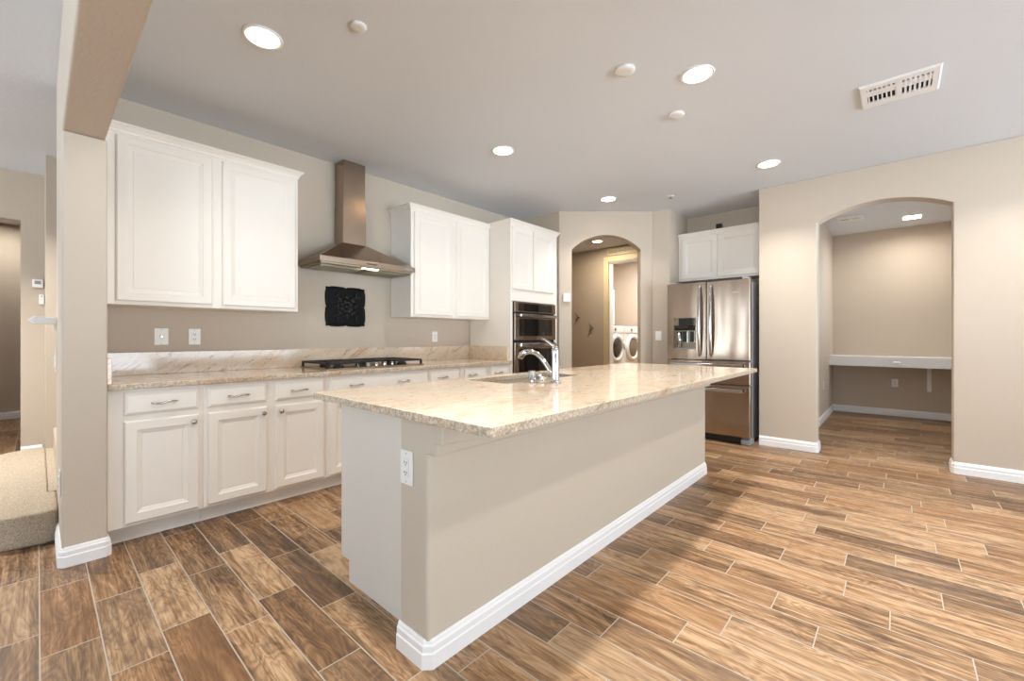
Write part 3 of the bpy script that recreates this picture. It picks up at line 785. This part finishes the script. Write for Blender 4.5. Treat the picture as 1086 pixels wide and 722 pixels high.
MB().box(XL + 0.01, XR - 0.10, 0.06, 0.10, 0.012, 0.082).build('base_grille', 'black_plastic', t)
ft = MB(); ft.box(XR - 0.098, XR - 0.004, 0.032, 0.20, 0.0, 0.060); ft.build('foot', 'grey_plastic', t, 0.012)
ft = MB(); ft.box(XL + 0.004, XL + 0.098, 0.032, 0.20, 0.0, 0.060); ft.build('foot', 'grey_plastic', t, 0.012)
for x in (XL + 0.02, XR - 0.08): MB().box(x, x + 0.06, 0.02, 0.14, 1.770, 1.790).build('hinge_cover', 'grey_plastic', t, 0.004)

# cabinet over the fridge
t = thing('wall_cabinet', 'white two-door cabinet above the refrigerator', 'cabinet', (-2.098, 5.53, 1.862))
WW = 0.985
MB().box(0, WW, 0, 0.328, 0, 0.585).build('body', 'cabinet_paint', t, 0.0015)
put_door(t, 0.045, 0.470, 0.022, 0.535); put_door(t, 0.482, 0.940, 0.022, 0.535)
MB().sweep([(0.002, 0), (WW - 0.002, 0)], [(o * 0.7, 0.602 + z) for o, z in CROWN]).build('crown_moulding', 'cabinet_paint', t)
MB().box(0, WW, 0, 0.328, 0.585, 0.600).build('top_panel', 'cabinet_paint', t)
t = thing('speaker_box', 'small black box sitting on top of the cabinet above the refrigerator', 'black box', (-1.625, 5.60, 2.464))
MB().box(-0.032, 0.032, -0.03, 0.03, 0.0, 0.075).build('case', 'black_plastic', t, 0.006)
MB().lathe([(0.020, -0.033), (0.020, -0.0295)], (0, 0, 0.038), 'y', 16).build('lens', 'dark_glass', t)

# ------------------------------------------------------------------ laundry and hall
WX = -3.93
def washer(y0, y1, label, dark):
    t = thing('washing_machine' if dark else 'dryer', label, 'washer' if dark else 'dryer', (WX, y0, 0), PI / 2)
    wd = y1 - y0
    MB().box(0.004, wd - 0.004, 0.0, 0.68, 0.385, 1.365).build('cabinet', 'appliance_white', t, 0.015, 3)
    MB().box(0.004, wd - 0.004, -0.006, 0.66, 0, 0.38).build('pedestal', 'appliance_white', t, 0.008)
    cz, cx = 0.945, wd / 2 + 0.01
    rg = MB(); rg.lathe([(0.265, 0.002), (0.268, -0.022), (0.245, -0.045), (0.205, -0.050), (0.185, -0.030), (0.178, -0.004)], (cx, 0, cz), 'y', 40)
    rg.build('door_ring', 'appliance_white', t)
    g = MB(); g.lathe([(0.184, -0.018), (0.184, -0.032), (0.12, -0.044), (0.02, -0.050)], (cx, 0, cz), 'y', 36)
    o = g.build('door_glass', 'dark_glass' if dark else 'grey_glass', t)
    o['label'] = 'round dark door glass' if dark else 'round pale grey door glass'
    MB().box(0.02, wd - 0.02, -0.010, 0.001, 1.235, 1.355).build('control_panel', 'appliance_white', t, 0.006)
    MB().lathe([(0.028, -0.009), (0.028, -0.026), (0.02, -0.030)], (wd * 0.46, 0, 1.296), 'y', 18).build('dial', 'grey_plastic', t)
    hb_ = MB().tube([(cx + 0.215, -0.045, cz + 0.09), (cx + 0.228, -0.058, cz + 0.03), (cx + 0.228, -0.058, cz - 0.03)], 0.010, 8).build('door_handle', 'grey_plastic', t)
    return t
plain('grey_glass', (120, 110, 96), 0.12)
washer(6.94, 7.580, 'white front load washer on a pedestal with a dark round door, in the laundry doorway', True)
washer(7.586, 8.232, 'white front load dryer on a pedestal with a pale round door, right of the washer', False)
t = thing('laundry_cabinet', 'white wall cabinet above the laundry machines', 'cabinet', (-4.655, 7.45, 1.40))
MB().box(0, 0.33, 0, 0.47, 0, 0.72).build('body', 'cabinet_paint', t, 0.002)
d = door_mb(0.46, 0.71).build('door', 'cabinet_paint', t); d.rotation_euler = (0, 0, PI / 2); d.location = (0.33, 0.005, 0.005)
# sign over the laundry door: cream frame with small pale and grey pieces
t = thing('door_sign', 'long cream framed sign with small raised letters above the laundry doorway', 'sign', (-3.52, HY - 0.001, 2.655))
sg = MB(); sg.box(-0.32, 0.32, -0.012, 0, -0.060, 0.060).build('board', 'cream_paint', t, 0.002)
fm = MB(); fm.box(-0.32, 0.32, -0.020, -0.0115, 0.046, 0.060).box(-0.32, 0.32, -0.020, -0.0115, -0.060, -0.046).box(-0.32, -0.304, -0.020, -0.0115, -0.046, 0.046).box(0.304, 0.32, -0.020, -0.0115, -0.046, 0.046)
fm.build('frame', 'cream_paint', t)
rn = random.Random(4); x = -0.285
while x < 0.27:
    wq = rn.uniform(0.018, 0.034); zq = rn.uniform(0.012, 0.036)
    lt = MB(); lt.box(x, x + 0.008, -0.018, -0.0115, -0.034, zq); lt.box(x, x + wq, -0.018, -0.0115, rn.uniform(-0.03, 0.0), rn.uniform(0.004, 0.016)); x += wq + 0.014
    lt.build('letter', 'grey_plastic', t)
# twig-like metal stars on the hall wall
def twig(loc, label):
    t = tag(MB().tube([(-0.055, -0.012, 0.080), (0.020, -0.035, 0.0)], [0.004, 0.007], 8).tube([(0.020, -0.035, 0.0), (-0.060, -0.012, -0.060)], [0.008, 0.004], 8)
            .tube([(0.0, -0.025, -0.02), (-0.085, -0.006, -0.15)], [0.005, 0.0025], 8)
            .tube([(0.02, -0.03, 0.0), (0.02, 0.0, 0.0)], [0.006, 0.006], 8)
            .build('wall_ornament', 'bronze'), label, 'wall decor', 'twig ornaments on the hall wall')
    t.location = loc
twig((-4.46, HY - 0.0005, 1.520), 'thin bronze twig ornament, the upper left one on the brown hall wall')
twig((-4.165, HY - 0.0005, 1.320), 'thin bronze twig ornament, the lower right one nearer the laundry doorway')
# thermostat-like box on the diagonal wall
ud = (B - A).normalized(); pq = A + ud * 0.092
t = thing('doorbell_chime', 'small white square box on the wall left of the hall arch', 'wall control', (pq.x + 0.0, pq.y - 0.0, 1.648), ang)
MB().box(-0.045, 0.045, -0.026, -0.0005, -0.052, 0.052).build('case', 'white_plastic', t, 0.005)
MB().box(-0.030, 0.030, -0.028, -0.0255, -0.004, 0.034).build('cover', 'white_plastic', t, 0.001)

# ------------------------------------------------------------------ alcove desk
t = thing('built_in_desk', 'white built-in desk spanning the back of the alcove with a shelf bracket', 'desk', (0.4, 8.40, 0.737))
DY = 7.885 - 8.40
MB().box(-1.159, 1.299, DY, -0.001, 0.117, 0.139).build('desk_top', 'trim_paint', t, 0.003)
MB().box(-1.159, 1.299, DY, DY + 0.022, 0.0, 0.117).build('apron', 'trim_paint', t, 0.002)
MB().box(-1.159, 1.299, DY + 0.022, -0.001, 0.095, 0.117).build('sub_top', 'trim_paint', t)
pl = MB(); pl.box(-0.445, -0.375, DY - 0.008, DY + 0.001, 0.066, 0.078).build('pull', 'nickel', t)
br = MB(); br.box(-0.092, -0.048, -0.022, -0.001, -0.355, -0.055)
br.box(-0.088, -0.052, -0.30, -0.022, -0.02, 0.094); br.box(-0.092, -0.048, -0.022, -0.001, -0.055, 0.094)
br.build('bracket', 'trim_paint', t, 0.002)

# ------------------------------------------------------------------ stair on the far left
def step_outline():
    pts = [(-3.54, 0.079), (-3.52, 0.03)]
    for i in range(9):
        a_ = PI / 2 * i / 8; pts.append((-3.80 + 0.27 * math.cos(a_), -0.02 - 0.25 * math.sin(a_)))
    for i in range(9):
        a_ = PI / 2 + PI / 2 * i / 8; pts.append((-5.36 + 0.24 * math.cos(a_), -0.03 - 0.24 * math.sin(a_)))
    pts += [(-5.60, 0.046), (-3.964, 0.046), (-3.964, 0.079)]
    return pts
t = thing('staircase', 'beige carpeted stair with a rounded starting step, left of the wall stub', 'stair', (-4.6, 0.0, 0))
off = (-4.6, 0, 0)
loc_(MB().prism(step_outline(), 0, 0.182).build('starting_step', 'carpet', t, 0.03, 4), off)
loc_(MB().box(-5.515, -3.965, 0.046, 3.07, 0, 0.182).build('landing', 'carpet', t), off)
for k in range(7):
    y0 = 0.090 + 0.27 * k
    loc_(MB().box(-5.515, -3.965, y0, min(3.07, y0 + 0.27 * (7 - k)), 0.182 + 0.18 * k, 0.362 + 0.18 * k).build('step', 'carpet', t, 0.02, 3), off)
t = thing('handrail', 'white handrail end on the left side of the wall stub', 'handrail', (-3.88, 0.08, 1.253))
hr = MB(); hr.loops([[(-0.05, 0, -0.022), (0.03, 0, -0.022), (0.03, 0, 0.022), (-0.05, 0, 0.022)], [(-0.05, -0.095, -0.022), (0.03, -0.095, -0.022), (0.03, -0.095, 0.022), (-0.05, -0.095, 0.022)],
          [(-0.045, -0.118, -0.006), (0.025, -0.118, -0.006), (0.025, -0.118, 0.006), (-0.045, -0.118, 0.006)]])
hr.build('rail', 'trim_paint', t, 0.004)
MB().box(-0.03, 0.01, -0.012, -0.0005, -0.062, -0.022).build('bracket', 'trim_paint', t)
t = thing('thermostat', 'white thermostat on the far wall beyond the stair, the upper of two wall devices', 'thermostat', (-6.25, 0.0, 1.675), PI / 2)
MB().box(-0.035, 0.038, -0.030, -0.0005, -0.040, 0.040).build('case', 'white_plastic', t, 0.006)
MB().box(-0.020, 0.022, -0.032, -0.0295, -0.008, 0.024).build('screen', 'grey_plastic', t)
t = thing('alarm_sensor', 'small white upright device on the far wall just below the thermostat', 'wall control', (-6.25, 0.026, 1.52), PI / 2)
MB().box(-0.018, 0.018, -0.024, -0.0005, -0.048, 0.048).build('case', 'white_plastic', t, 0.005)
MB().lathe([(0.005, -0.026), (0.005, -0.0235)], (0, 0, 0.03), 'y', 10).build('indicator', 'grey_plastic', t)

# ------------------------------------------------------------------ ceiling fixtures
def can_light(x, y, label, r=0.078, lens='lamp_lens', proto=[], watts=None, rgb=(1.0, 0.965, 0.91), spread=115):
    t = thing('recessed_light', label, 'ceiling light', (x, y, CZ), 0, 'round recessed ceiling lights')
    if not proto:
        a_ = MB().lathe([(r + 0.018, -0.0005), (r + 0.018, -0.004), (r + 0.010, -0.010), (r + 0.001, -0.006), (r, -0.0005)], n=40).build('trim_ring', 'trim_paint', t)
        b_ = MB().lathe([(r - 0.001, -0.001), (r - 0.001, -0.005), (r * 0.5, -0.006)], n=40).build('lens', lens, t)
        proto += [a_, b_]
    else:
        for q in proto:
            c = q.copy(); C.objects.link(c); c.parent = t
    d = bpy.data.lights.new('downlight', 'AREA'); d.shape = 'DISK'; d.size = r * 1.9; d.energy = watts or LAMP_W; d.color = rgb; d.spread = math.radians(spread)
    q = bpy.data.objects.new('downlight', d); C.objects.link(q); q.parent = t; q.location = (0, 0, -0.012)
    return t
can_light(-2.50, 0.80, 'round recessed ceiling light nearest the header beam, above the left end of the counter', watts=LAMP_W * 0.6)
can_light(-2.50, 2.657, 'round recessed ceiling light to the right of the range hood chimney', watts=LAMP_W * 0.6)
can_light(-2.475, 4.40, 'round recessed ceiling light in front of the hall arch', watts=LAMP_W * 0.8)
can_light(-0.90, 2.674, 'round recessed ceiling light between the two round ceiling plates and the air vent', watts=LAMP_W * 1.35)
can_light(-0.88, 4.49, 'round recessed ceiling light close to the wall corner beside the fridge', watts=LAMP_W * 1.35)
can_light(-3.70, 6.22, 'round recessed ceiling light inside the hall seen through the diagonal arch', watts=22, rgb=(1.0, 0.84, 0.62), spread=178)
can_light(-0.90, 0.80, 'round recessed ceiling light in the row over the island, nearest the camera', watts=LAMP_W * 1.35)
can_light(-4.9, -0.75, 'added unseen ceiling light over the starting step of the carpeted stair', watts=75)  # unseen lamp added to brighten the carpet and the left room
can_light(-8.75, -0.34, 'round recessed ceiling light in the corridor beyond the far square opening', watts=16, spread=175)
can_light(-3.45, 7.70, 'assumed unseen ceiling light inside the laundry room', watts=70, spread=180)  # unseen lamp, assumed here to brighten the laundry walls
for x_, y_, l_ in ((0.75, 0.80, 'over the camera end of the open floor'), (0.75, 2.67, 'over the middle of the open floor beside the island'), (0.75, 4.45, 'over the open floor before the arch wall'),
                   (2.5, 2.67, 'over the open floor toward the glazed wall'), (2.5, 0.80, 'over the open floor near the glazed wall corner')):
    can_light(x_, y_, 'added unseen ceiling light ' + l_, watts=LAMP_W * 1.0)  # unseen lamps added to light the open floor and the island front
t = thing('square_light', 'lit panel light on the alcove ceiling', 'ceiling light', (0.14, 7.75, CZ))
MB().box(-0.10, 0.10, -0.10, 0.10, -0.006, -0.0005).build('frame', 'trim_paint', t)
MB().box(-0.082, 0.082, -0.082, 0.082, -0.010, -0.0065).build('lens', 'alcove_lens', t)
d = bpy.data.lights.new('downlight', 'AREA'); d.size = 0.16; d.energy = 16; d.color = (1.0, 0.97, 0.92); d.spread = math.radians(160)
q = bpy.data.objects.new('downlight', d); C.objects.link(q); q.parent = t; q.location = (0, 0, -0.014)
def plate(x, y, r, label, name='blank_cover', cat='ceiling plate', h=0.012):
    t = tag(MB().lathe([(r, -0.0005), (r, -h * 0.7), (r * 0.93, -h), (r * 0.5, -h - 0.001)], n=36).build(name, 'lens_off'), label, cat, 'round plates on the kitchen ceiling')
    t.location = (x, y, CZ); return t
plate(-2.046, 1.097, 0.040, 'small round white ceiling plate between the header beam and the hood')
plate(-1.203, 2.338, 0.058, 'round white ceiling plate, the larger of the pair left of the lit light', h=0.016)
plate(-1.172, 3.054, 0.052, 'round white ceiling plate below the lit light, the farther of the pair', h=0.016)
t = thing('sprinkler_head', 'tiny round ceiling sprinkler near the fridge recess', 'sprinkler', (-1.906, 4.786, CZ))
MB().lathe([(0.042, -0.0005), (0.042, -0.006), (0.03, -0.010)], n=24).build('escutcheon', 'lens_off', t)
MB().lathe([(0.012, -0.009), (0.012, -0.022), (0.022, -0.024), (0.022, -0.027)], n=16).build('deflector', 'grey_plastic', t)

def vent(x0, x1, y0, y1, label, n):
    t = thing('air_vent', label, 'air vent', ((x0 + x1) / 2, (y0 + y1) / 2, CZ))
    hx, hy = (x1 - x0) / 2, (y1 - y0) / 2; k = hy / 0.17
    MB().box(-hx + 0.03, hx - 0.03, -hy + 0.03 * k, hy - 0.03 * k, -0.003, -0.0005).build('backing', 'dark_slot', t)
    ix, iy0, iy1 = hx - 0.036, -hy + 0.055 * k, hy - 0.085 * k
    def rc(a, b0, b1, z): return [(-a, b0, z), (a, b0, z), (a, b1, z), (-a, b1, z)]
    f = MB(); f.loops([rc(hx, -hy, hy, -0.0005), rc(hx, -hy, hy, -0.006), rc(hx - 0.008, -hy + 0.008, hy - 0.008, -0.014), rc(ix, iy0, iy1, -0.014), rc(ix, iy0, iy1, -0.004)], False, False)
    f.build('frame', 'trim_paint', t)
    MB().box(-ix, ix, iy0 + 0.030 * k, iy0 + 0.105 * k, -0.012, -0.0032).build('crossbar', 'trim_paint', t)
    MB().box(-0.011, 0.011, iy0, iy1, -0.015, -0.0032).build('mullion', 'trim_paint', t)
    for q in range(n):
        x = -ix + 2 * ix * (q + 0.5) / n; s_ = -1 if x < 0 else 1; h_ = ix / n
        sl = MB()
        for ya, yb in ((iy0, iy1),):
            sl.loops([[(x - h_ * 0.62, y, -0.0135), (x + h_ * 0.10, y, -0.0135), (x + h_ * 0.10 + s_ * h_ * 0.5, y, -0.0042), (x - h_ * 0.1 + s_ * h_ * 0.5, y, -0.0042)] for y in (ya, yb)])
        sl.build('slat', 'trim_paint', t)
    return t
vent(-0.185, 0.195, 3.505, 3.845, 'large white louvered air vent on the kitchen ceiling', 14)
vent(-0.61, -0.33, 7.14, 7.40, 'white louvered air vent on the alcove ceiling seen through the right arch', 10)
